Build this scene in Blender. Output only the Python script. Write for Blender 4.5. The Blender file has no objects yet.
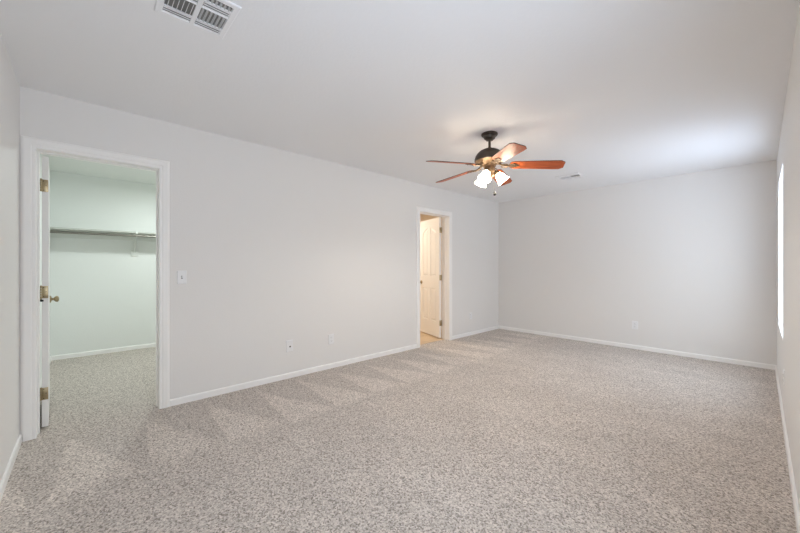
import bpy, bmesh, math, random
from mathutils import Vector, Matrix

random.seed(4)
sc = bpy.context.scene
COL = sc.collection
PI = math.pi
R = math.radians

# ------------------------------------------------------------------ dimensions
XA, YB, XR, YL, H = -3.473, 5.861, 0.123, -0.327, 2.44     # bedroom faces
WT = 0.127                                                  # partition thickness
XA2 = XA - WT
XC = -6.2                                                   # closet back wall
YCR = 2.0                                                   # closet right wall
YB0, YB1, XBB = 2.95, 5.55, -6.1                            # bathroom
CD = (-0.248, 0.458, 2.030)                                 # closet opening y0, y1, head
BD = (3.648, 4.336, 2.022)                                  # bathroom opening
WIN1 = (4.172, 5.181, 0.585, 2.052)                         # y0, y1, z0, z1
WIN2 = (0.35, 1.30, 0.585, 2.052)  # unseen window, inferred from ceiling daylight and added to brighten the room
RT = 0.14                                                   # outer wall thickness

# ------------------------------------------------------------------ camera
cam_d = bpy.data.cameras.new('camera')
cam = bpy.data.objects.new('camera', cam_d)
COL.objects.link(cam)
cam.location = (0, 0, 1.2025)
cam.rotation_euler = (PI / 2, 0, 0.81933)
cam_d.sensor_width = 36
cam_d.lens = 337.27 / 800 * 36
cam_d.clip_start = 0.01
sc.camera = cam

# ------------------------------------------------------------------ world, exposure
BELOW_STEEP, BELOW_MID, BELOW_SHALLOW, HORIZON, SKY = 5.8, 7.2, 7.6, 5.2, 7.2
w = bpy.data.worlds.new('daylight')
sc.world = w
w.use_nodes = True
nt = w.node_tree
nt.nodes.clear()
out = nt.nodes.new('ShaderNodeOutputWorld')
bg = nt.nodes.new('ShaderNodeBackground')
tc = nt.nodes.new('ShaderNodeTexCoord')
sp = nt.nodes.new('ShaderNodeSeparateXYZ')
rp = nt.nodes.new('ShaderNodeValToRGB')
mr = nt.nodes.new('ShaderNodeMapRange')
mr.inputs['From Min'].default_value = -1
nt.links.new(tc.outputs['Generated'], sp.inputs[0])
nt.links.new(sp.outputs['Z'], mr.inputs['Value'])
nt.links.new(mr.outputs['Result'], rp.inputs['Fac'])
# unseen outdoors as bands by height, levels shaped to light ceiling and walls
BANDS = ((-1.0, BELOW_STEEP, (0.85, 0.96, 1.20)), (-0.85, BELOW_STEEP, (0.85, 0.96, 1.20)), (-0.62, BELOW_MID, (0.87, 0.97, 1.18)), (-0.35, BELOW_SHALLOW, (0.88, 0.97, 1.14)),
         (-0.1, HORIZON, (0.93, 1.0, 1.12)), (0.18, HORIZON, (0.93, 1.0, 1.12)), (0.50, SKY, (0.86, 0.96, 1.1)))
e = rp.color_ramp.elements
while len(e) < len(BANDS):
    e.new(0.5)
for el_, (z_, k_, c_) in zip(e, BANDS):
    el_.position = (z_ + 1) / 2
    el_.color = (c_[0] * k_, c_[1] * k_, c_[2] * k_, 1)
nt.links.new(rp.outputs['Color'], bg.inputs['Color'])
nt.links.new(bg.outputs[0], out.inputs['Surface'])

sc.view_settings.view_transform = 'Standard'
sc.view_settings.look = 'None'
sc.view_settings.gamma = 1.0
sc.view_settings.use_curve_mapping = False
EXPO = 0.14
sc.view_settings.exposure = EXPO
sc.cycles.max_bounces = 16
sc.cycles.diffuse_bounces = 10
sc.cycles.glossy_bounces = 4
sc.cycles.transparent_max_bounces = 12
sc.cycles.sample_clamp_indirect = 6.0
sc.cycles.use_denoising = True
sc.cycles.denoising_prefilter = 'NONE'

CLOSET_W, BATH_W = 20.5, 22
SHADE_E = 25.0
BULB_W = 11.5


def area(name, loc, rot, sx, sy, energy, color, portal=False):
    d = bpy.data.lights.new(name, 'AREA')
    d.shape = 'RECTANGLE'
    d.size, d.size_y = sx, sy
    d.energy = energy
    d.color = color
    if portal:
        d.cycles.is_portal = True
    o = bpy.data.objects.new(name, d)
    o.location = loc
    o.rotation_euler = rot
    COL.objects.link(o)
    return o


for wn, (y0, y1, z0, z1) in (('portal_far', WIN1), ('portal_near', WIN2)):
    area(wn, (XR + RT + 0.01, (y0 + y1) / 2, (z0 + z1) / 2), (0, PI / 2, 0), z1 - z0, y1 - y0, 1, (1, 1, 1), True)


# ------------------------------------------------------------------ materials
def mat(name, col, rough=0.5, metal=0.0, spec=0.5):
    m = bpy.data.materials.new(name)
    m.use_nodes = True
    b = m.node_tree.nodes['Principled BSDF']
    b.inputs['Base Color'].default_value = (*col, 1)
    b.inputs['Roughness'].default_value = rough
    b.inputs['Metallic'].default_value = metal
    b.inputs['Specular IOR Level'].default_value = spec
    return m


def nodes(m):
    return m.node_tree.nodes, m.node_tree.links, m.node_tree.nodes['Principled BSDF']


def texnoise(m, scale, detail=2.0, rough=0.5, coord='Object'):
    n, l, b = nodes(m)
    t = n.new('ShaderNodeTexCoord')
    x = n.new('ShaderNodeTexNoise')
    x.inputs['Scale'].default_value = scale
    x.inputs['Detail'].default_value = detail
    x.inputs['Roughness'].default_value = rough
    l.new(t.outputs[coord], x.inputs['Vector'])
    return x


def bump(m, src, strength, dist):
    n, l, b = nodes(m)
    u = n.new('ShaderNodeBump')
    u.inputs['Strength'].default_value = strength
    u.inputs['Distance'].default_value = dist
    l.new(src, u.inputs['Height'])
    l.new(u.outputs[0], b.inputs['Normal'])


def painted(name, col, rough, bscale=70, bstr=0.25, bdist=0.002):
    m = mat(name, col, rough, spec=0.35)
    x = texnoise(m, bscale, 3)
    bump(m, x.outputs['Fac'], bstr, bdist)
    return m


M_WALL = painted('wall_paint', (0.80, 0.786, 0.770), 0.55)
M_CEIL = painted('ceiling_paint', (0.86, 0.862, 0.872), 0.7, 55, 0.3, 0.003)
M_CLOSET = painted('closet_paint', (0.80, 0.82, 0.80), 0.6)
M_BATH = painted('bathroom_paint', (0.80, 0.74, 0.66), 0.6)
M_TRIM = mat('trim_white', (0.91, 0.90, 0.885), 0.35)
M_DOOR = mat('door_white', (0.83, 0.825, 0.81), 0.38)
M_PLATE = mat('plate_white', (0.84, 0.84, 0.85), 0.3)
M_SLOT = mat('dark_slot', (0.05, 0.05, 0.05), 0.6)
M_BRASS = mat('antique_brass', (0.42, 0.34, 0.21), 0.35, 1.0)
M_SCREW = mat('dark_screw', (0.08, 0.07, 0.05), 0.4, 1.0)
M_BLACK = mat('black_rubber', (0.02, 0.02, 0.02), 0.7)
M_VENT = mat('vent_enamel', (0.86, 0.86, 0.87), 0.35)
M_DUCT_SHADE = mat('duct_shade', (0.24, 0.235, 0.225), 0.8)
M_SHELF = mat('shelf_grey_white', (0.56, 0.57, 0.53), 0.5)
M_ROD = mat('rod_metal', (0.28, 0.27, 0.24), 0.4, 1.0)
M_BRACKET = mat('bracket_white', (0.74, 0.76, 0.73), 0.5)
M_BRONZE = mat('dark_bronze', (0.085, 0.068, 0.055), 0.42, 0.6)
M_BRONZE_LIT = mat('bronze_lamplit', (0.20, 0.125, 0.070), 0.5, 0.6)  # same bronze as the dome, lamp glow put into its lighter colour
M_FOB = mat('fob_black', (0.02, 0.018, 0.016), 0.6, spec=0.2)
M_ARM = mat('blade_arm_bronze', (0.115, 0.075, 0.045), 0.5, 0.5)
M_VINYL = mat('window_vinyl', (0.85, 0.86, 0.87), 0.35)


def wood_mat():
    m = mat('cherry_wood', (0.3, 0.1, 0.05), 0.40, spec=0.45)
    n, l, b = nodes(m)
    t = n.new('ShaderNodeTexCoord')
    mp = n.new('ShaderNodeMapping')
    mp.inputs['Scale'].default_value = (3, 45, 3)
    x = n.new('ShaderNodeTexNoise')
    x.inputs['Scale'].default_value = 1.6
    x.inputs['Detail'].default_value = 5
    r = n.new('ShaderNodeValToRGB')
    r.color_ramp.elements[0].position = 0.3
    r.color_ramp.elements[0].color = (0.34, 0.062, 0.014, 1)
    r.color_ramp.elements[1].position = 0.75
    r.color_ramp.elements[1].color = (0.62, 0.14, 0.035, 1)
    l.new(t.outputs['Object'], mp.inputs[0])
    l.new(mp.outputs[0], x.inputs['Vector'])
    l.new(x.outputs['Fac'], r.inputs[0])
    l.new(r.outputs[0], b.inputs['Base Color'])
    return m


M_WOOD = wood_mat()
M_WOODEDGE = mat('blade_edge', (0.08, 0.035, 0.02), 0.45)


def emit_mat(name, col, strength):
    m = mat(name, (0.9, 0.88, 0.84), 0.4)
    b = m.node_tree.nodes['Principled BSDF']
    b.inputs['Emission Color'].default_value = (*col, 1)
    b.inputs['Emission Strength'].default_value = strength
    return m


M_SHADE = emit_mat('lit_frosted_glass', (1.0, 0.86, 0.66), SHADE_E)
M_BULB = emit_mat('lit_bulb', (1.0, 0.80, 0.55), 55)
M_CLAMP = emit_mat('closet_lamp_glass', (0.86, 1.0, 0.94), 5)
M_BLAMP = emit_mat('bathroom_lamp_glass', (1.0, 0.78, 0.5), 5)


def glass_mat():
    m = bpy.data.materials.new('window_glass')
    m.use_nodes = True
    n, l = m.node_tree.nodes, m.node_tree.links
    n.clear()
    o = n.new('ShaderNodeOutputMaterial')
    a = n.new('ShaderNodeBsdfTransparent')
    a.inputs[0].default_value = (0.94, 0.96, 0.96, 1)
    g = n.new('ShaderNodeBsdfGlossy')
    g.inputs['Roughness'].default_value = 0.02
    x = n.new('ShaderNodeMixShader')
    x.inputs[0].default_value = 0.05
    l.new(a.outputs[0], x.inputs[1])
    l.new(g.outputs[0], x.inputs[2])
    l.new(x.outputs[0], o.inputs['Surface'])
    return m


M_GLASS = glass_mat()


def carpet_mat():
    m = mat('carpet', (0.5, 0.46, 0.43), 0.95, spec=0.1)
    n, l, b = nodes(m)
    t = n.new('ShaderNodeTexCoord')

    def math_(op, a, bb=None, c=None, clamp=False):
        k = n.new('ShaderNodeMath')
        k.operation = op
        k.use_clamp = clamp
        for i, v in enumerate((a, bb, c)):
            if v is None:
                continue
            if isinstance(v, (int, float)):
                k.inputs[i].default_value = v
            else:
                l.new(v, k.inputs[i])
        return k.outputs[0]

    # tufts: twisted multi-tone yarn
    f1 = n.new('ShaderNodeTexNoise'); f1.inputs['Scale'].default_value = 75; f1.inputs['Detail'].default_value = 5; f1.inputs['Roughness'].default_value = 0.85
    l.new(t.outputs['Object'], f1.inputs['Vector'])
    ramp = n.new('ShaderNodeValToRGB')
    el = ramp.color_ramp.elements
    el[0].position = 0.36; el[0].color = (0.235, 0.198, 0.170, 1)
    el[1].position = 0.62; el[1].color = (0.76, 0.685, 0.625, 1)
    k = el.new(0.46); k.color = (0.50, 0.442, 0.398, 1)
    k = el.new(0.56); k.color = (0.60, 0.538, 0.488, 1)
    cell = n.new('ShaderNodeTexVoronoi'); cell.inputs['Scale'].default_value = 135
    l.new(t.outputs['Object'], cell.inputs['Vector'])
    cs = n.new('ShaderNodeSeparateColor'); l.new(cell.outputs['Color'], cs.inputs[0])
    tone = math_('ADD', math_('MULTIPLY', f1.outputs['Fac'], 0.72), math_('MULTIPLY', cs.outputs[0], 0.28))
    l.new(tone, ramp.inputs[0])
    # vacuum marks: the pile leans two ways in a saw-tooth along the left wall
    s = n.new('ShaderNodeSeparateXYZ')
    l.new(t.outputs['Object'], s.inputs[0])
    wob = n.new('ShaderNodeTexNoise'); wob.inputs['Scale'].default_value = 3.0; wob.inputs['Detail'].default_value = 2
    l.new(t.outputs['Object'], wob.inputs['Vector'])
    wv = math_('MULTIPLY', math_('SUBTRACT', wob.outputs['Fac'], 0.5), 0.16)
    d = math_('ADD', math_('SUBTRACT', s.outputs['X'], XA), wv)            # distance from the wall
    q = math_('MULTIPLY', math_('SUBTRACT', d, 0.12), 1 / 0.88)            # 0 at a tip near the wall, 1 where the stroke ends
    yy = math_('ADD', s.outputs['Y'], math_('MULTIPLY', q, 0.06))
    ph = math_('FRACT', math_('ADD', math_('MULTIPLY', math_('SUBTRACT', yy, 0.78), 1 / 0.43), math_('MULTIPLY', wv, 0.6)))
    lit = math_('MULTIPLY', math_('SUBTRACT', q, ph), 9.0, clamp=True)
    near = math_('MULTIPLY', math_('SUBTRACT', 1.05, q), 8.0, clamp=True)
    wedge = math_('MULTIPLY', lit, near)
    # broad nap patches elsewhere
    big = n.new('ShaderNodeTexNoise'); big.inputs['Scale'].default_value = 2.4; big.inputs['Detail'].default_value = 4; big.inputs['Roughness'].default_value = 0.6
    mp = n.new('ShaderNodeMapping'); mp.inputs['Rotation'].default_value = (0, 0, 0.5); mp.inputs['Scale'].default_value = (0.7, 1.5, 1)
    l.new(t.outputs['Object'], mp.inputs[0]); l.new(mp.outputs[0], big.inputs['Vector'])
    patch = math_('MULTIPLY', math_('SUBTRACT', big.outputs['Fac'], 0.42), 4.0, clamp=True)
    far = math_('SUBTRACT', 1.0, near)
    lift = math_('ADD', math_('MULTIPLY', wedge, 0.18), math_('MULTIPLY', math_('MULTIPLY', patch, far), 0.10))
    gain = math_('ADD', lift, 0.92)
    vm = n.new('ShaderNodeVectorMath'); vm.operation = 'SCALE'
    l.new(ramp.outputs[0], vm.inputs[0]); l.new(gain, vm.inputs['Scale'])
    l.new(vm.outputs[0], b.inputs['Base Color'])
    b.inputs['Sheen Weight'].default_value = 0.15
    b.inputs['Sheen Roughness'].default_value = 0.6
    bump(m, f1.outputs['Fac'], 0.35, 0.008)
    return m


M_CARPET = carpet_mat()


def tile_mat():
    m = mat('bathroom_tile', (0.6, 0.45, 0.3), 0.4)
    n, l, b = nodes(m)
    t = n.new('ShaderNodeTexCoord')
    br = n.new('ShaderNodeTexBrick')
    br.offset = 0.0
    br.inputs['Scale'].default_value = 1.0
    br.inputs['Brick Width'].default_value = 0.33
    br.inputs['Row Height'].default_value = 0.33
    br.inputs['Mortar Size'].default_value = 0.006
    br.inputs['Color1'].default_value = (0.62, 0.47, 0.31, 1)
    br.inputs['Color2'].default_value = (0.58, 0.43, 0.28, 1)
    br.inputs['Mortar'].default_value = (0.42, 0.31, 0.2, 1)
    l.new(t.outputs['Object'], br.inputs['Vector'])
    l.new(br.outputs['Color'], b.inputs['Base Color'])
    return m


M_TILE = tile_mat()
M_GROUND = mat('gravel', (0.55, 0.5, 0.44), 0.9)


# ------------------------------------------------------------------ mesh helpers
def newbm():
    return bmesh.new()


def box(bm, x0, x1, y0, y1, z0, z1, bev=0.0, mtx=None, seg=2):
    g = bmesh.ops.create_cube(bm, size=1.0)
    vs = g['verts']
    T = Matrix.Translation(((x0 + x1) / 2, (y0 + y1) / 2, (z0 + z1) / 2)) @ Matrix.Diagonal((abs(x1 - x0), abs(y1 - y0), abs(z1 - z0), 1))
    bmesh.ops.transform(bm, matrix=T, verts=vs)
    if bev:
        es = list({ed for v in vs for ed in v.link_edges})
        r = bmesh.ops.bevel(bm, geom=es, offset=bev, segments=seg, affect='EDGES', profile=0.5)
        vs = list({v for f in r['faces'] for v in f.verts} | {v for v in vs if v.is_valid})
    if mtx is not None:
        bmesh.ops.transform(bm, matrix=mtx, verts=vs)
    return vs


def lathe(bm, prof, seg=40, mtx=None, cap=True):
    rings = []
    for r, z in prof:
        rings.append([bm.verts.new((r * math.cos(2 * PI * i / seg), r * math.sin(2 * PI * i / seg), z)) for i in range(seg)])
    for a, b in zip(rings, rings[1:]):
        for i in range(seg):
            j = (i + 1) % seg
            bm.faces.new((a[i], a[j], b[j], b[i]))
    if cap:
        for rg, (r, z) in ((rings[0], prof[0]), (rings[-1], prof[-1])):
            if r > 1e-5:
                bm.faces.new(rg)
    vs = [v for rg in rings for v in rg]
    if mtx is not None:
        bmesh.ops.transform(bm, matrix=mtx, verts=vs)
    return vs


def prism(bm, pts, z0, z1, mtx=None, inset=None):
    """extrude a 2-D outline (x, y) from z0 to z1; inset = outline of the top"""
    top = inset or pts
    a = [bm.verts.new((x, y, z0)) for x, y in pts]
    b = [bm.verts.new((x, y, z1)) for x, y in top]
    n = len(pts)
    bm.faces.new(list(reversed(a)))
    bm.faces.new(b)
    for i in range(n):
        j = (i + 1) % n
        bm.faces.new((a[i], a[j], b[j], b[i]))
    if mtx is not None:
        bmesh.ops.transform(bm, matrix=mtx, verts=a + b)
    return a + b


def tube(bm, path, rad, seg=12, mtx=None):
    pts = [Vector(p) for p in path]
    rads = rad if isinstance(rad, (list, tuple)) else [rad] * len(pts)
    rings = []
    up = Vector((0.03, 0.05, 1)).normalized()
    for i, p in enumerate(pts):
        d = (pts[min(i + 1, len(pts) - 1)] - pts[max(i - 1, 0)]).normalized()
        u = up if abs(d.dot(up)) < 0.95 else Vector((1, 0, 0))
        s = d.cross(u).normalized()
        t = s.cross(d)
        rings.append([bm.verts.new(p + rads[i] * (math.cos(2 * PI * k / seg) * s + math.sin(2 * PI * k / seg) * t)) for k in range(seg)])
    for a, b in zip(rings, rings[1:]):
        for k in range(seg):
            j = (k + 1) % seg
            bm.faces.new((a[k], a[j], b[j], b[k]))
    bm.faces.new(rings[0]); bm.faces.new(rings[-1])
    vs = [v for r_ in rings for v in r_]
    if mtx is not None:
        bmesh.ops.transform(bm, matrix=mtx, verts=vs)
    return vs


def obj(name, bm, m, parent=None, smooth=False, loc=None, rot=None, label=None):
    bmesh.ops.recalc_face_normals(bm, faces=bm.faces)
    me = bpy.data.meshes.new(name)
    bm.to_mesh(me)
    bm.free()
    for mm in (m if isinstance(m, (list, tuple)) else [m]):
        me.materials.append(mm)
    if smooth:
        me.shade_smooth()
        try:
            me.set_sharp_from_angle(angle=R(38))
        except Exception:
            pass
    o = bpy.data.objects.new(name, me)
    COL.objects.link(o)
    if parent:
        o.parent = parent
    if loc is not None:
        o.location = loc
    if rot is not None:
        o.rotation_euler = rot
    if label:
        o['label'] = label
    return o


def tag(o, label, cat, group=None):
    o['label'] = label
    o['category'] = cat
    if group:
        o['group'] = group
    return o


def thing(name, label, cat, loc=(0, 0, 0), rot=(0, 0, 0), group=None):
    o = bpy.data.objects.new(name, None)
    o.empty_display_size = 0.1
    COL.objects.link(o)
    o.location = loc
    o.rotation_euler = rot
    return tag(o, label, cat, group)


def struct(name, bm, m, parent=None, smooth=False, loc=None, rot=None):
    o = obj(name, bm, m, parent, smooth, loc, rot)
    o['kind'] = 'structure'
    return o


def copy_tree(o, parent=None):
    c = o.copy()
    COL.objects.link(c)
    c.parent = parent
    for ch in list(o.children):
        copy_tree(ch, c)
    return c


# ------------------------------------------------------------------ room shell
bm = newbm()
box(bm, XC - 0.12, XR + RT, YL - 0.12, YB + 0.12, -0.15, 0)
floor = struct('floor', bm, M_CARPET)
bm = newbm()
box(bm, XBB, XA2 + 0.03, YB0, YB1, 0.0, 0.006)
struct('floor_bathroom', bm, M_TILE)
bm = newbm()
box(bm, XC - 0.12, XR + RT, YL - 0.12, YB + 0.12, H, H + 0.15)
struct('ceiling', bm, M_CEIL)

# partition with the two doorways; its closet and bathroom faces carry their own skins
bm = newbm()
JT = 0.018
for y0, y1, z0, z1 in ((YL, CD[0] - JT, 0, H), (CD[0] - JT, CD[1] + JT, CD[2] + JT, H), (CD[1] + JT, BD[0] - JT, 0, H), (BD[0] - JT, BD[1] + JT, BD[2] + JT, H), (BD[1] + JT, YB, 0, H)):
    box(bm, XA2, XA, y0, y1, z0, z1)
struct('wall_left', bm, M_WALL)
bm = newbm(); box(bm, XA2, XR + RT, YB, YB + 0.12, 0, H); struct('wall_far', bm, M_WALL)
bm = newbm(); box(bm, XA, XR + RT, YL - 0.12, YL, 0, H); struct('wall_near', bm, M_WALL)
bm = newbm()
y = YL
for y0, y1, z0, z1 in (WIN2, WIN1):
    box(bm, XR, XR + RT, y, y0, 0, H)
    box(bm, XR, XR + RT, y0, y1, 0, z0)
    box(bm, XR, XR + RT, y0, y1, z1, H)
    y = y1
box(bm, XR, XR + RT, y, YB, 0, H)
struct('wall_right', bm, M_WALL)

# closet shell
bm = newbm(); box(bm, XC - 0.12, XC, YL - 0.12, YCR + 0.12, 0, H); struct('wall_closet_back', bm, M_CLOSET)
bm = newbm(); box(bm, XC, XA, YL - 0.12, YL, 0, H); struct('wall_closet_left', bm, M_CLOSET)
bm = newbm(); box(bm, XC, XA2, YCR, YCR + 0.12, 0, H); struct('wall_closet_right', bm, M_CLOSET)
bm = newbm()
box(bm, XA2 - 0.012, XA2, YL, CD[0] - 0.02, 0, H)
box(bm, XA2 - 0.012, XA2, CD[0] - 0.02, CD[1] + 0.02, CD[2] + 0.02, H)
box(bm, XA2 - 0.012, XA2, CD[1] + 0.02, YCR, 0, H)
struct('wall_closet_front', bm, M_CLOSET)
bm = newbm(); box(bm, XC, XA2, YL, YCR, H - 0.012, H); struct('ceiling_closet', bm, M_CLOSET)

# bathroom shell
bm = newbm(); box(bm, XBB - 0.1, XBB, YB0 - 0.1, YB1 + 0.1, 0, H); struct('wall_bathroom_back', bm, M_BATH)
bm = newbm(); box(bm, XBB, XA2, YB0 - 0.1, YB0, 0, H); struct('wall_bathroom_left', bm, M_BATH)
bm = newbm(); box(bm, XBB, XA2, YB1, YB1 + 0.1, 0, H); struct('wall_bathroom_right', bm, M_BATH)
bm = newbm()
box(bm, XA2 - 0.012, XA2, YB0, BD[0] - 0.02, 0, H)
box(bm, XA2 - 0.012, XA2, BD[0] - 0.02, BD[1] + 0.02, BD[2] + 0.02, H)
box(bm, XA2 - 0.012, XA2, BD[1] + 0.02, YB1, 0, H)
struct('wall_bathroom_front', bm, M_BATH)
bm = newbm(); box(bm, XBB, XA2, YB0, YB1, H - 0.012, H); struct('ceiling_bathroom', bm, M_BATH)


# ------------------------------------------------------------------ baseboards
def baseboard(name, p0, p1, nrm, h=0.058, t=0.012, parts=None):
    """profile with an eased top edge, swept from p0 to p1, thickness along nrm"""
    bm = newbm()
    prof = [(0, 0), (t, 0), (t, h * 0.80), (t * 0.8, h * 0.93), (t * 0.45, h), (0, h)]
    segs = parts or [(p0, p1)]
    for a, b in segs:
        A_ = [bm.verts.new((a[0] + nrm[0] * u, a[1] + nrm[1] * u, v)) for u, v in prof]
        B_ = [bm.verts.new((b[0] + nrm[0] * u, b[1] + nrm[1] * u, v)) for u, v in prof]
        n = len(prof)
        for i in range(n):
            j = (i + 1) % n
            bm.faces.new((A_[i], A_[j], B_[j], B_[i]))
        bm.faces.new(A_); bm.faces.new(list(reversed(B_)))
    return struct(name, bm, M_TRIM)


CW = 0.074   # casing width
baseboard('baseboard_left', None, None, (1, 0), parts=[((XA, CD[1] + CW), (XA, BD[0] - CW)), ((XA, BD[1] + CW), (XA, YB))])
baseboard('baseboard_far', (XA, YB), (XR, YB), (0, -1))
baseboard('baseboard_right', (XR, YL), (XR, YB), (-1, 0))
baseboard('baseboard_near', (XA + 0.02, YL), (XR, YL), (0, 1))
baseboard('baseboard_closet', None, None, (1, 0), parts=[((XC, YL), (XC, YCR))])
baseboard('baseboard_closet_left', (XC, YL), (XA2 - 0.02, YL), (0, 1))
baseboard('baseboard_bathroom', (XBB, YB1), (XA2 - 0.012, YB1), (0, -1))


# ------------------------------------------------------------------ door casings and jambs
def casing(name, d, ymin=None):
    y0, y1, zh = d
    bm = newbm()
    # stepped colonial profile: (distance from opening, thickness)
    steps = [(0.0, 0.009), (0.006, 0.012), (0.022, 0.012), (0.027, 0.016), (0.056, 0.018), (0.064, 0.016), (CW, 0.008)]
    def ring(u, side):
        ya, yb = y0 - u, y1 + u
        if ymin is not None:
            ya = max(ya, ymin)
        return [(ya, 0), (ya, zh + u), (yb, zh + u), (yb, 0)]
    for sx, base in ((1, XA), (-1, XA2 - 0.012)):
        rows = []
        prof = [(0.0, 0.0)] + steps + [(CW, 0.0)]
        for u, t in prof:
            rows.append([bm.verts.new((base + sx * t, yy, zz)) for yy, zz in ring(u, sx)])
        for a, b in zip(rows, rows[1:]):
            for i in range(3):
                bm.faces.new((a[i], a[i + 1], b[i + 1], b[i]))
    struct(name, bm, M_TRIM)
    # jamb liner with a stop strip
    bm = newbm()
    jx0, jx1 = XA2 - 0.0125, XA + 0.0005
    t = 0.018
    box(bm, jx0, jx1, y0 - t, y0 + 0.0, 0, zh)
    box(bm, jx0, jx1, y1, y1 + t, 0, zh)
    box(bm, jx0, jx1, y0 - t, y1 + t, zh, zh + t)
    sx0, sx1 = XA2 + 0.030, XA2 + 0.065
    box(bm, sx0, sx1, y0, y0 + 0.010, 0, zh - 0.010, 0.002)
    box(bm, sx0, sx1, y1 - 0.010, y1, 0, zh - 0.010, 0.002)
    box(bm, sx0, sx1, y0, y1, zh - 0.010, zh, 0.002)
    return bm


struct('trim_2', casing('trim_1', CD, YL + 0.001), M_TRIM)
struct('trim_4', casing('trim_3', BD), M_TRIM)


# ------------------------------------------------------------------ panelled doors
def door_mesh(wd, ht, th, flip=1):
    """local: x along width from the hinge, y thickness 0..flip*th, z up"""
    bm = newbm()
    rec = 0.010
    z0, z1 = 0.012, ht
    st, mid = 0.105, 0.09
    cx = wd / 2
    xa = (st, cx - mid / 2, cx + mid / 2, wd - st)
    zl0, zl1, zu0 = 0.27, 0.82, 1.03

    def arch(x):
        return 1.775 + 0.095 * math.sin(PI * (x - st) / (wd - 2 * st))
    ya, yb = 0, flip * th
    lo, hi = min(ya, yb), max(ya, yb)
    box(bm, 0.001, wd - 0.001, lo + rec, hi - rec, z0 + 0.001, z1 - 0.001)
    box(bm, 0, xa[0], lo, hi, z0, z1)
    box(bm, xa[3], wd, lo, hi, z0, z1)
    box(bm, xa[1], xa[2], lo, hi, z0, z1)
    TM = Matrix(((1, 0, 0, 0), (0, 0, 1, 0), (0, 1, 0, 0), (0, 0, 0, 1)))  # (x, z, y) -> (x, y, z)
    for a, b in ((xa[0], xa[1]), (xa[2], xa[3])):
        box(bm, a, b, lo, hi, z0, zl0)
        box(bm, a, b, lo, hi, zl1, zu0)
        xs = [a + (b - a) * i / 10 for i in range(11)]
        prism(bm, [(x, arch(x)) for x in xs] + [(b, z1), (a, z1)], lo, hi, TM)
        for za, zb, cur in ((zl0, zl1, False), (zu0, None, True)):
            for side in (0, 1):
                def outline(m):
                    xx = [a + m + (b - a - 2 * m) * i / 10 for i in range(11)]
                    topz = [(arch(x) - m if cur else zb - m) for x in xx]
                    return [(a + m, za + m), (b - m, za + m)] + [(x, z) for x, z in zip(reversed(xx), reversed(topz))]
                y_in = lo + rec if side == 0 else hi - rec
                y_out = lo + 0.0008 if side == 0 else hi - 0.0008
                prism(bm, outline(0.012), y_in, y_out, TM, outline(0.034))
    return bm


def hinge(parent, z, th_dir, wd=0.033, hh=0.09):
    bm = newbm()
    y0, y1 = (0.0, th_dir * wd)
    box(bm, -0.0022, 0.0006, min(y0, y1), max(y0, y1), z - hh / 2, z + hh / 2, 0.0008)
    for k in range(5):
        tube(bm, [(-0.006, -th_dir * 0.004, z - hh / 2 + hh * k / 5 + 0.001), (-0.006, -th_dir * 0.004, z - hh / 2 + hh * (k + 1) / 5 - 0.001)], 0.0062, 12)
    lathe(bm, [(0.003, -0.004), (0.0055, 0), (0.0055, 0.003), (0.002, 0.006)], 12, Matrix.Translation((-0.006, -th_dir * 0.004, z + hh / 2)))
    h = obj('hinge', bm, M_BRASS, parent, smooth=True, label='antique brass butt hinge')
    for dy, dz in ((0.010, 0.034), (0.022, 0.002), (0.010, -0.034)):
        bm = newbm()
        lathe(bm, [(0.0033, 0), (0.0033, 0.0008), (0.0012, 0.0014)], 10, Matrix.Translation((-0.0022, th_dir * dy, z + dz)) @ Matrix.Rotation(-PI / 2, 4, 'Y'))
        obj('screw', bm, M_SCREW, h)
    return h


KNOB = [(0.031, 0.0), (0.031, 0.004), (0.026, 0.009), (0.013, 0.012), (0.0105, 0.018), (0.0115, 0.026), (0.020, 0.030), (0.026, 0.038), (0.027, 0.046), (0.023, 0.053), (0.012, 0.057), (0.0001, 0.058)]


def knobs(parent, x, z, lo, hi):
    for y_, a in ((lo, PI / 2), (hi, -PI / 2)):
        bm = newbm()
        lathe(bm, KNOB, 28, Matrix.Translation((x, y_, z)) @ Matrix.Rotation(a, 4, 'X'))
        obj('door_knob', bm, M_BRASS, parent, smooth=True, label='antique brass door knob')


# closet door: hinged on the left jamb, swung into the closet; local y grows to the side facing the camera
DW = CD[1] - CD[0] - 0.010
d1 = struct('door_1', door_mesh(DW, 2.012, 0.035, -1), M_DOOR, loc=(XA2 - 0.018, CD[0] + 0.016, 0.006), rot=(0, 0, PI / 2 + R(92.5)))
for z in (0.256, 1.007, 1.794):
    hinge(d1, z, -1)
knobs(d1, DW - 0.06, 0.91, -0.035, 0.0)
bm = newbm()
tube(bm, [(-0.006, 0.004, 0.95), (-0.004, -0.002, 0.945), (0.012, 0.012, 0.945)], 0.0045, 10)
lathe(bm, [(0.008, 0), (0.009, 0.004), (0.008, 0.012), (0.004, 0.014)], 14, Matrix.Translation((-0.004, -0.001, 0.938)))
obj('door_stop', bm, M_BLACK, d1, label='small black hinge pin door stop')

# bathroom door: hinged on the right jamb, swung into the bathroom
BW = BD[1] - BD[0] - 0.016
d2 = struct('door_2', door_mesh(BW, 2.012, 0.035, 1), M_DOOR, loc=(XA2 - 0.020, BD[1] - 0.019, 0.010), rot=(0, 0, -PI / 2 - R(108)))
for z in (0.256, 1.007, 1.794):
    hinge(d2, z, 1)
knobs(d2, BW - 0.06, 0.91, 0.0, 0.035)


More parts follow.
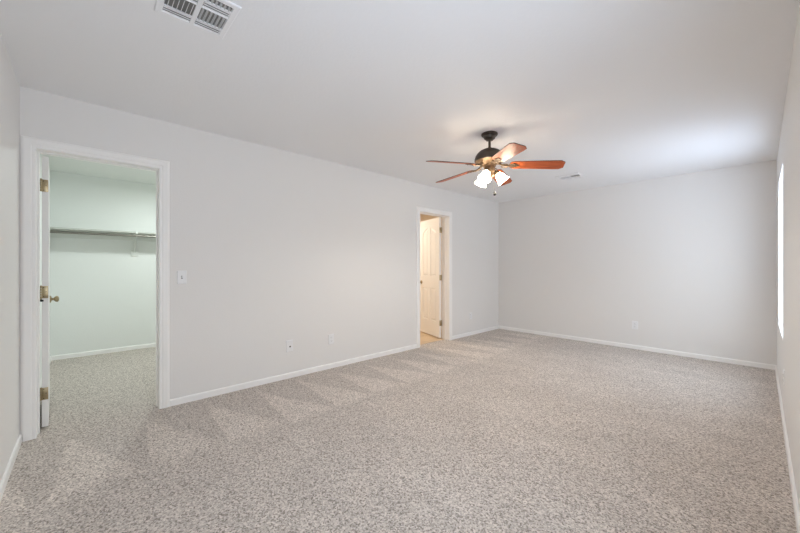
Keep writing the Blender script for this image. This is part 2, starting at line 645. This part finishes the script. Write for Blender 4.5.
# ------------------------------------------------------------------ windows
def window(name, wdim):
    y0, y1, z0, z1 = wdim
    xa, xb = XR + 0.080, XR + 0.130
    fr = 0.035
    bm = newbm()
    box(bm, xa, xb, y0, y0 + fr, z0, z1, 0.004)
    box(bm, xa, xb, y1 - fr, y1, z0, z1, 0.004)
    box(bm, xa, xb, y0 + fr, y1 - fr, z0, z0 + fr, 0.004)
    box(bm, xa, xb, y0 + fr, y1 - fr, z1 - fr, z1, 0.004)
    wobj = struct(name, bm, M_VINYL)
    zm = (z0 + z1) / 2
    bm = newbm()
    box(bm, xa + 0.005, xb - 0.010, y0 + fr, y1 - fr, zm - 0.022, zm + 0.022, 0.004)
    ra = obj('meeting_rail', bm, M_VINYL, wobj)
    bm = newbm()
    box(bm, xa - 0.006, xa + 0.006, (y0 + y1) / 2 - 0.03, (y0 + y1) / 2 + 0.03, zm + 0.015, zm + 0.03, 0.003)
    obj('sash_lock', bm, M_VINYL, ra)
    for a, b in ((z0 + fr, zm - 0.022), (zm + 0.022, z1 - fr)):
        bm = newbm()
        box(bm, xa + 0.022, xa + 0.026, y0 + fr, y1 - fr, a, b)
        obj('window_pane', bm, M_GLASS, wobj)
    bm = newbm()
    box(bm, XR - 0.001, xa, y0 + 0.001, y1 - 0.001, z0, z0 + 0.018, 0.004)
    obj('window_sill', bm, M_TRIM, wobj)


window('window_1', WIN1)
window('window_2', WIN2)


# ------------------------------------------------------------------ ceiling fan
FX, FY = -1.73, 2.76
ZB = 2.150                                    # blade plane
fan = thing('ceiling_fan', 'dark bronze ceiling fan with five cherry wood blades and lit frosted shades', 'ceiling fan', (FX, FY, H))
bm = newbm()
lathe(bm, [(0.0001, 0), (0.074, 0), (0.075, -0.005), (0.073, -0.015), (0.066, -0.021), (0.056, -0.024), (0.054, -0.031), (0.052, -0.040), (0.046, -0.048), (0.036, -0.053), (0.031, -0.056), (0.031, -0.062), (0.016, -0.066)], 48)
obj('canopy', bm, M_BRONZE, fan, smooth=True)
bm = newbm()
lathe(bm, [(0.0115, -0.060), (0.0115, -0.150)], 24)
obj('downrod', bm, M_BRONZE, fan, smooth=True)
zt = 2.297 - H
bm = newbm()
lathe(bm, [(0.0001, zt + 0.012), (0.020, zt + 0.012), (0.023, zt + 0.002), (0.040, zt), (0.062, zt - 0.006), (0.090, zt - 0.020), (0.112, zt - 0.040), (0.127, zt - 0.064), (0.135, zt - 0.088), (0.137, zt - 0.104), (0.136, zt - 0.112), (0.131, zt - 0.115)], 56, cap=False)
mo = obj('motor_housing', bm, M_BRONZE, fan, smooth=True)
bm = newbm()
lathe(bm, [(0.131, zt - 0.115), (0.120, zt - 0.121), (0.096, zt - 0.132), (0.070, zt - 0.142), (0.060, zt - 0.148), (0.058, zt - 0.162), (0.0001, zt - 0.162)], 56, cap=False)
obj('lower_plate', bm, M_BRONZE_LIT, mo, smooth=True)
bm = newbm()
lathe(bm, [(0.046, zt - 0.160), (0.050, zt - 0.166), (0.050, zt - 0.205), (0.046, zt - 0.214), (0.040, zt - 0.226), (0.044, zt - 0.236), (0.044, zt - 0.250), (0.030, zt - 0.266), (0.012, zt - 0.274), (0.008, zt - 0.286), (0.0001, zt - 0.289)], 40)
sw = obj('light_kit', bm, M_BRONZE_LIT, fan, smooth=True)

# blade and its iron, local x outwards
def blade_outline():
    pts = []
    r0, r1 = 0.180, 0.645
    w0, w1 = 0.058, 0.071
    ch = 0.026
    pts += [(r0, -w0 * 0.55), (r0 + 0.015, -w0 * 0.88), (r0 + 0.045, -w0 * 1.04)]
    pts += [(r1 - 0.10, -w1), (r1 - ch * 1.3, -w1), (r1, -w1 + ch)]
    pts += [(r1, w1 - ch), (r1 - ch * 1.3, w1), (r1 - 0.10, w1)]
    pts += [(r0 + 0.045, w0 * 1.04), (r0 + 0.015, w0 * 0.88), (r0, w0 * 0.55)]
    return pts


PITCH = R(-14)
proto = None
for k in range(5):
    a = R(34 + 72 * k)
    if proto is None:
        bm = newbm()
        pts = blade_outline()
        prism(bm, pts, -0.003, 0.003)
        bm.normal_update()
        for f in bm.faces:
            if abs(f.normal.z) < 0.5:
                f.material_index = 1
        bl = obj('blade', bm, [M_WOOD, M_WOODEDGE], fan)
        bm = newbm()
        # arm from the motor, then a leaf-shaped plate with two open scrolls under the blade root
        tube(bm, [(0.050, 0, 0.022), (0.085, 0, 0.014), (0.118, 0, -0.004), (0.160, 0, -0.010), (0.190, 0, -0.0075)], [0.011, 0.010, 0.009, 0.010, 0.008], 10)
        plate = [(0.165, 0.0)] + [(0.165 + 0.095 * t, 0.034 * math.sin(PI * min(1, t * 0.93 + 0.07)) ** 0.7) for t in (0.12, 0.25, 0.4, 0.55, 0.7, 0.85)] + [(0.262, 0.008)]
        full = plate + [(x, -y_) for x, y_ in reversed(plate[1:])]
        prism(bm, full, -0.0085, -0.0033)
        for sx, sy in ((0.200, 0.0), (0.228, 0.018), (0.228, -0.018)):
            lathe(bm, [(0.006, 0), (0.006, -0.002), (0.003, -0.004), (0.0001, -0.0045)], 12, Matrix.Translation((sx, sy, -0.0085)))
        for sy in (1, -1):
            tube(bm, [(0.135 + 0.03 * math.cos(t), sy * (0.012 + 0.018 * math.sin(t)), -0.009) for t in [i * PI / 8 for i in range(9)]], 0.0045, 8)
        ir = obj('blade_iron', bm, M_ARM, bl, smooth=True)
        proto = bl
    else:
        bl = proto.copy(); COL.objects.link(bl); bl.parent = fan
        ir2 = ir.copy(); COL.objects.link(ir2); ir2.parent = bl
    bl.rotation_euler = (Matrix.Rotation(a, 3, 'Z') @ Matrix.Rotation(R(3.7), 3, 'Y') @ Matrix.Rotation(PITCH, 3, 'X')).to_euler()
    bl.location = (0, 0, ZB - H)

# three tulip shades on short arms
ZS = 2.085 - H
for k in range(3):
    az = R(46.9 - 4 + 120 * k)
    tilt = R(38)
    rot = Matrix.Rotation(az, 4, 'Z') @ Matrix.Translation((0.062, 0, ZS)) @ Matrix.Rotation(-tilt, 4, 'Y')
    bm = newbm()
    tube(bm, [(0.034, 0, ZS + 0.006), (0.05, 0, ZS + 0.010), (0.062, 0, ZS + 0.002)], 0.009, 12, Matrix.Rotation(az, 4, 'Z'))
    lathe(bm, [(0.010, 0.006), (0.020, 0.0), (0.023, -0.010), (0.023, -0.026), (0.019, -0.028)], 24, rot)
    ar = obj('lamp_arm', bm, M_BRONZE_LIT, fan, smooth=True)
    bm = newbm()
    prof = [(0.021, -0.020), (0.027, -0.030), (0.036, -0.045), (0.042, -0.065), (0.045, -0.085), (0.050, -0.100), (0.058, -0.114)]
    inner = [(r_ - 0.003, z_) for r_, z_ in reversed(prof)]
    lathe(bm, prof + inner, 36, rot, cap=False)
    obj('lamp_shade', bm, M_SHADE, ar, smooth=True, label='lit frosted glass tulip shade')
    bm = newbm()
    lathe(bm, [(0.010, -0.028), (0.012, -0.045), (0.020, -0.060), (0.025, -0.075), (0.020, -0.092), (0.008, -0.100), (0.0001, -0.101)], 20, rot)
    obj('bulb', bm, M_BULB, ar, smooth=True)
    pd = bpy.data.lights.new('fan_bulb', 'SPOT')
    pd.energy = BULB_W; pd.color = (1, 0.94, 0.83); pd.shadow_soft_size = 0.03
    pd.spot_size = R(168); pd.spot_blend = 0.5
    po = bpy.data.objects.new('fan_bulb', pd); COL.objects.link(po)
    po.parent = ar
    po.matrix_local = Matrix.Translation((rot @ Matrix.Translation((0, 0, -0.122))).to_translation())

# pull chain
rv = (math.cos(R(46.9)), math.sin(R(46.9)))
px_, py_ = 0.048 * rv[0], 0.048 * rv[1]
bm = newbm()
tube(bm, [(px_ * 0.95, py_ * 0.95, zt - 0.20), (px_, py_, zt - 0.22), (px_, py_, 1.905 - H)], 0.0006, 6)
pc = obj('pull_chain', bm, M_BRONZE, fan, label='fine pull chain with a dark round fob')
bm = newbm()
lathe(bm, [(0.0001, 0.026), (0.004, 0.024), (0.006, 0.018), (0.013, 0.010), (0.015, 0.0), (0.012, -0.010), (0.005, -0.015), (0.0001, -0.016)], 20, Matrix.Translation((px_, py_, 1.880 - H)))
obj('fob', bm, M_FOB, pc, smooth=True)


# ------------------------------------------------------------------ ceiling vents
def ceiling_vent(loc, label):
    v = thing('ceiling_vent', label, 'vent', loc, group='square white ceiling vents')
    S = 0.152
    bm = newbm()
    box(bm, -S + 0.02, S - 0.02, -S + 0.02, S - 0.02, -0.0012, -0.0004)  # flat sheet, no hole: the duct's inner shade is put into its grey
    obj('duct_shade_sheet', bm, M_DUCT_SHADE, v)
    bm = newbm()
    bw = 0.026
    def ring(a, za, b, zb):
        A_ = [bm.verts.new((sx * a, sy * a, za)) for sx, sy in ((-1, -1), (1, -1), (1, 1), (-1, 1))]
        B_ = [bm.verts.new((sx * b, sy * b, zb)) for sx, sy in ((-1, -1), (1, -1), (1, 1), (-1, 1))]
        for i in range(4):
            j = (i + 1) % 4
            bm.faces.new((A_[i], A_[j], B_[j], B_[i]))
    ring(S, -0.001, S, -0.005); ring(S, -0.005, S - 0.004, -0.009); ring(S - 0.004, -0.009, S - bw, -0.009); ring(S - bw, -0.009, S - bw - 0.004, -0.001)
    # one divider across, bars along between the rows
    box(bm, -S + bw, S - bw, -0.010, 0.010, -0.010, -0.003, 0.001)
    for xd in (-0.073, 0.034, 0.087):
        box(bm, xd - 0.004, xd + 0.004, -S + bw, S - bw, -0.010, -0.003, 0.001)
    fr = obj('vent_frame', bm, M_VENT, v)
    L = S - bw
    for xc in (-0.118, -0.102, -0.086, 0.045, 0.060, 0.075):          # long slats
        for ya, yb in ((-L, -0.012), (0.012, L)):
            bm = newbm()
            box(bm, -0.0056, 0.0056, ya, yb, -0.0006, 0.0006, 0, Matrix.Translation((xc, 0, -0.0070)) @ Matrix.Rotation(R(14), 4, 'Y'))
            obj('slat', bm, M_VENT, fr)
    for xa, xb in ((-0.068, 0.029), (0.092, 0.122)):                 # curved vanes, blowing away from the middle
        for side in (-1, 1):
            for i in range(6):
                yc = side * (0.017 + 0.0180 * i)
                bm = newbm()
                prof = [(0, -0.002), (side * 0.0008, -0.006), (side * 0.0025, -0.010), (side * 0.006, -0.0125)]
                rows = [[bm.verts.new((x, yc + py, pz)) for py, pz in prof] for x in (xa, xb)]
                for j in range(len(prof) - 1):
                    bm.faces.new((rows[0][j], rows[0][j + 1], rows[1][j + 1], rows[1][j]))
                bmesh.ops.solidify(bm, geom=bm.faces[:], thickness=0.0016)
                obj('vane', bm, M_VENT, fr, smooth=True)
    for sx, sy in ((-1, 1), (1, -1), (-1, -1), (1, 1)):
        bm = newbm()
        lathe(bm, [(0.004, 0), (0.003, -0.0018), (0.0001, -0.002)], 10, Matrix.Translation((sx * (S - 0.014), sy * (S - 0.014), -0.009)))
        obj('screw', bm, M_VENT, fr)
    return v


v1 = ceiling_vent((-1.842, 0.394, H), 'large looking square white ceiling vent cut by the top edge, above the closet doorway side')
v2 = copy_tree(v1)
v2.location = (-1.790, 4.880, H)
v2.rotation_euler = (0, 0, PI / 2)
v1['label'] = 'white louvered ceiling vent nearest the viewer, cut off by the top of the picture'
v2['label'] = 'small looking white ceiling vent beyond the fan, near the far wall'


# ------------------------------------------------------------------ switch, jack and outlets (local: y out of the wall? no: x out, y across, z up)
def plate_mesh(wd, ht, t=0.006):
    bm = newbm()
    prism(bm, [(-wd / 2, -ht / 2), (wd / 2, -ht / 2), (wd / 2, ht / 2), (-wd / 2, ht / 2)], 0.0, t,
          Matrix(((0, 0, 1, 0), (1, 0, 0, 0), (0, 1, 0, 0), (0, 0, 0, 1))),
          [(-wd / 2 + 0.004, -ht / 2 + 0.004), (wd / 2 - 0.004, -ht / 2 + 0.004), (wd / 2 - 0.004, ht / 2 - 0.004), (-wd / 2 + 0.004, ht / 2 - 0.004)])
    return bm


def screws(parent, zs, t=0.006):
    for z in zs:
        bm = newbm()
        lathe(bm, [(0.0032, 0), (0.003, 0.0008), (0.0001, 0.0012)], 12, Matrix.Translation((t, 0, z)) @ Matrix.Rotation(PI / 2, 4, 'Y'))
        obj('screw', bm, M_PLATE, parent)


def outlet(loc, rz, label):
    t = thing('wall_outlet', label, 'outlet', loc, (0, 0, rz), group='white duplex wall outlets')
    p = obj('cover_plate', plate_mesh(0.074, 0.118), M_PLATE, t)
    for z in (0.0195, -0.0195):
        bm = newbm()
        pts = []
        for i in range(24):
            an = 2 * PI * i / 24
            pts.append((0.0172 * math.cos(an), max(-0.0138, min(0.0138, 0.0172 * math.sin(an)))))
        prism(bm, pts, 0.004, 0.0082, Matrix.Translation((0, 0, z)) @ Matrix(((0, 0, 1, 0), (1, 0, 0, 0), (0, 1, 0, 0), (0, 0, 0, 1))))
        rc = obj('receptacle', bm, M_PLATE, t)
        bm = newbm()
        box(bm, 0.0080, 0.0086, -0.0075, -0.0055, z - 0.001, z + 0.007)
        box(bm, 0.0080, 0.0086, 0.0055, 0.0075, z, z + 0.006)
        lathe(bm, [(0.0025, 0), (0.0025, 0.0006)], 10, Matrix.Translation((0.0080, 0, z - 0.007)) @ Matrix.Rotation(PI / 2, 4, 'Y'))
        obj('slots', bm, M_SLOT, rc, label='dark plug slots')
    screws(p, (0.0,))
    return t


o1 = outlet((XA, 2.130, 0.344), 0, 'white outlet on the left wall, right-hand plate of the two left of the bathroom doorway')
for loc, rz, lab in (((XA, 4.935, 0.338), 0, 'white outlet on the left wall between the bathroom doorway and the corner'),
                     ((-1.254, YB, 0.347), -PI / 2, 'white outlet low on the middle of the far wall'),
                     ((XR, 3.90, 0.355), PI, 'white outlet seen edge-on on the right wall below the window')):
    c = copy_tree(o1)
    c.location = loc
    c.rotation_euler = (0, 0, rz)
    c['label'] = lab

jk = thing('wall_jack', 'white single jack plate with one dark socket, low on the left wall', 'jack plate', (XA, 1.613, 0.345))
p = obj('cover_plate', plate_mesh(0.080, 0.126), M_PLATE, jk)
bm = newbm()
lathe(bm, [(0.008, 0.004), (0.008, 0.009), (0.005, 0.009), (0.005, 0.014), (0.0045, 0.015), (0.0001, 0.015)], 16, Matrix.Translation((0, 0.004, -0.006)) @ Matrix.Rotation(PI / 2, 4, 'Y'))
obj('socket', bm, M_SCREW, jk, smooth=True, label='dark jack socket')
screws(p, (0.046, -0.046))

sw_ = thing('light_switch', 'white toggle light switch on the wall right of the closet doorway', 'light switch', (XA, 0.622, 1.108))
p = obj('cover_plate', plate_mesh(0.072, 0.116), M_PLATE, sw_)
bm = newbm()
box(bm, 0.004, 0.0064, -0.0055, 0.0055, -0.0125, 0.0125)
obj('toggle_slot', bm, M_SLOT, p)
bm = newbm()
prism(bm, [(-0.0042, -0.010), (0.0042, -0.010), (0.0042, 0.004), (-0.0042, 0.004)], 0.004, 0.017,
      Matrix(((0, 0, 1, 0), (1, 0, 0, 0), (0, 1, 0, 0), (0, 0, 0, 1))) , [(-0.003, 0.003), (0.003, 0.003), (0.003, 0.010), (-0.003, 0.010)])
obj('toggle', bm, M_PLATE, sw_)
screws(p, (0.030, -0.030))


# ------------------------------------------------------------------ closet shelf and rod
SH_Y0, SH_Y1 = YL, YCR
sh = thing('closet_shelf', 'long white closet shelf fixed along the back wall above the rod', 'shelf', (XC, 0, 1.685))
bm = newbm()
box(bm, 0.0, 0.300, SH_Y0, SH_Y1, -0.019, 0.0, 0.002)
obj('shelf_board', bm, M_SHELF, sh)
bm = newbm()
box(bm, 0.0, 0.018, SH_Y0, SH_Y1, -0.11, -0.019, 0.002)
obj('wall_cleat', bm, M_BRACKET, sh)
bm = newbm()
yb_ = 0.525
box(bm, 0.018, 0.024, yb_ - 0.014, yb_ + 0.014, -0.30, -0.019, 0.001)
box(bm, 0.0, 0.018, yb_ - 0.04, yb_ + 0.04, -0.33, -0.25, 0.002)
box(bm, 0.018, 0.290, yb_ - 0.012, yb_ + 0.012, -0.024, -0.019, 0.001)
tube(bm, [(0.021, yb_, -0.28), (0.12, yb_, -0.17), (0.22, yb_, -0.055), (0.265, yb_, -0.024)], 0.007, 10)
box(bm, 0.262, 0.306, yb_ - 0.014, yb_ + 0.014, -0.030, 0.002, 0.002)
tube(bm, [(0.252, yb_, -0.028), (0.2505, yb_, -0.056), (0.258, yb_, -0.076), (0.275, yb_, -0.0805), (0.292, yb_, -0.072)], 0.005, 8)
obj('shelf_bracket', bm, M_BRACKET, sh, smooth=False, label='white metal shelf and rod bracket')
bm = newbm()
tube(bm, [(XC + 0.275, SH_Y0 + 0.001, 1.628), (XC + 0.275, SH_Y1 - 0.001, 1.628)], 0.0155, 20)
rod = obj('closet_rod', bm, M_ROD, smooth=True)
tag(rod, 'thin metal hanging rod under the closet shelf', 'closet rod')


# ------------------------------------------------------------------ lamps of the closet and bathroom (out of the picture)
def flush_lamp(loc, label, glass, watts, col):
    t = thing('ceiling_light', label, 'ceiling light', loc)
    bm = newbm()
    lathe(bm, [(0.0001, 0), (0.14, 0), (0.145, -0.012), (0.135, -0.022)], 36)
    obj('lamp_base', bm, M_PLATE, t, smooth=True)
    bm = newbm()
    lathe(bm, [(0.132, -0.020), (0.125, -0.040), (0.10, -0.062), (0.06, -0.076), (0.0001, -0.080)], 36)
    obj('lamp_glass', bm, glass, t, smooth=True)
    d = bpy.data.lights.new('lamp_light', 'AREA')
    d.shape = 'DISK'; d.size = 0.24; d.energy = watts; d.color = col
    o = bpy.data.objects.new('lamp_light', d)
    o.parent = t
    o.location = (0, 0, -0.088)
    COL.objects.link(o)


flush_lamp((-5.02, 0.95, H - 0.012), 'round frosted ceiling light inside the walk-in closet', M_CLAMP, CLOSET_W, (0.93, 1.0, 0.985))
flush_lamp((-4.75, 3.75, H - 0.012), 'round warm ceiling light inside the bathroom', M_BLAMP, BATH_W, (1.0, 0.90, 0.76))
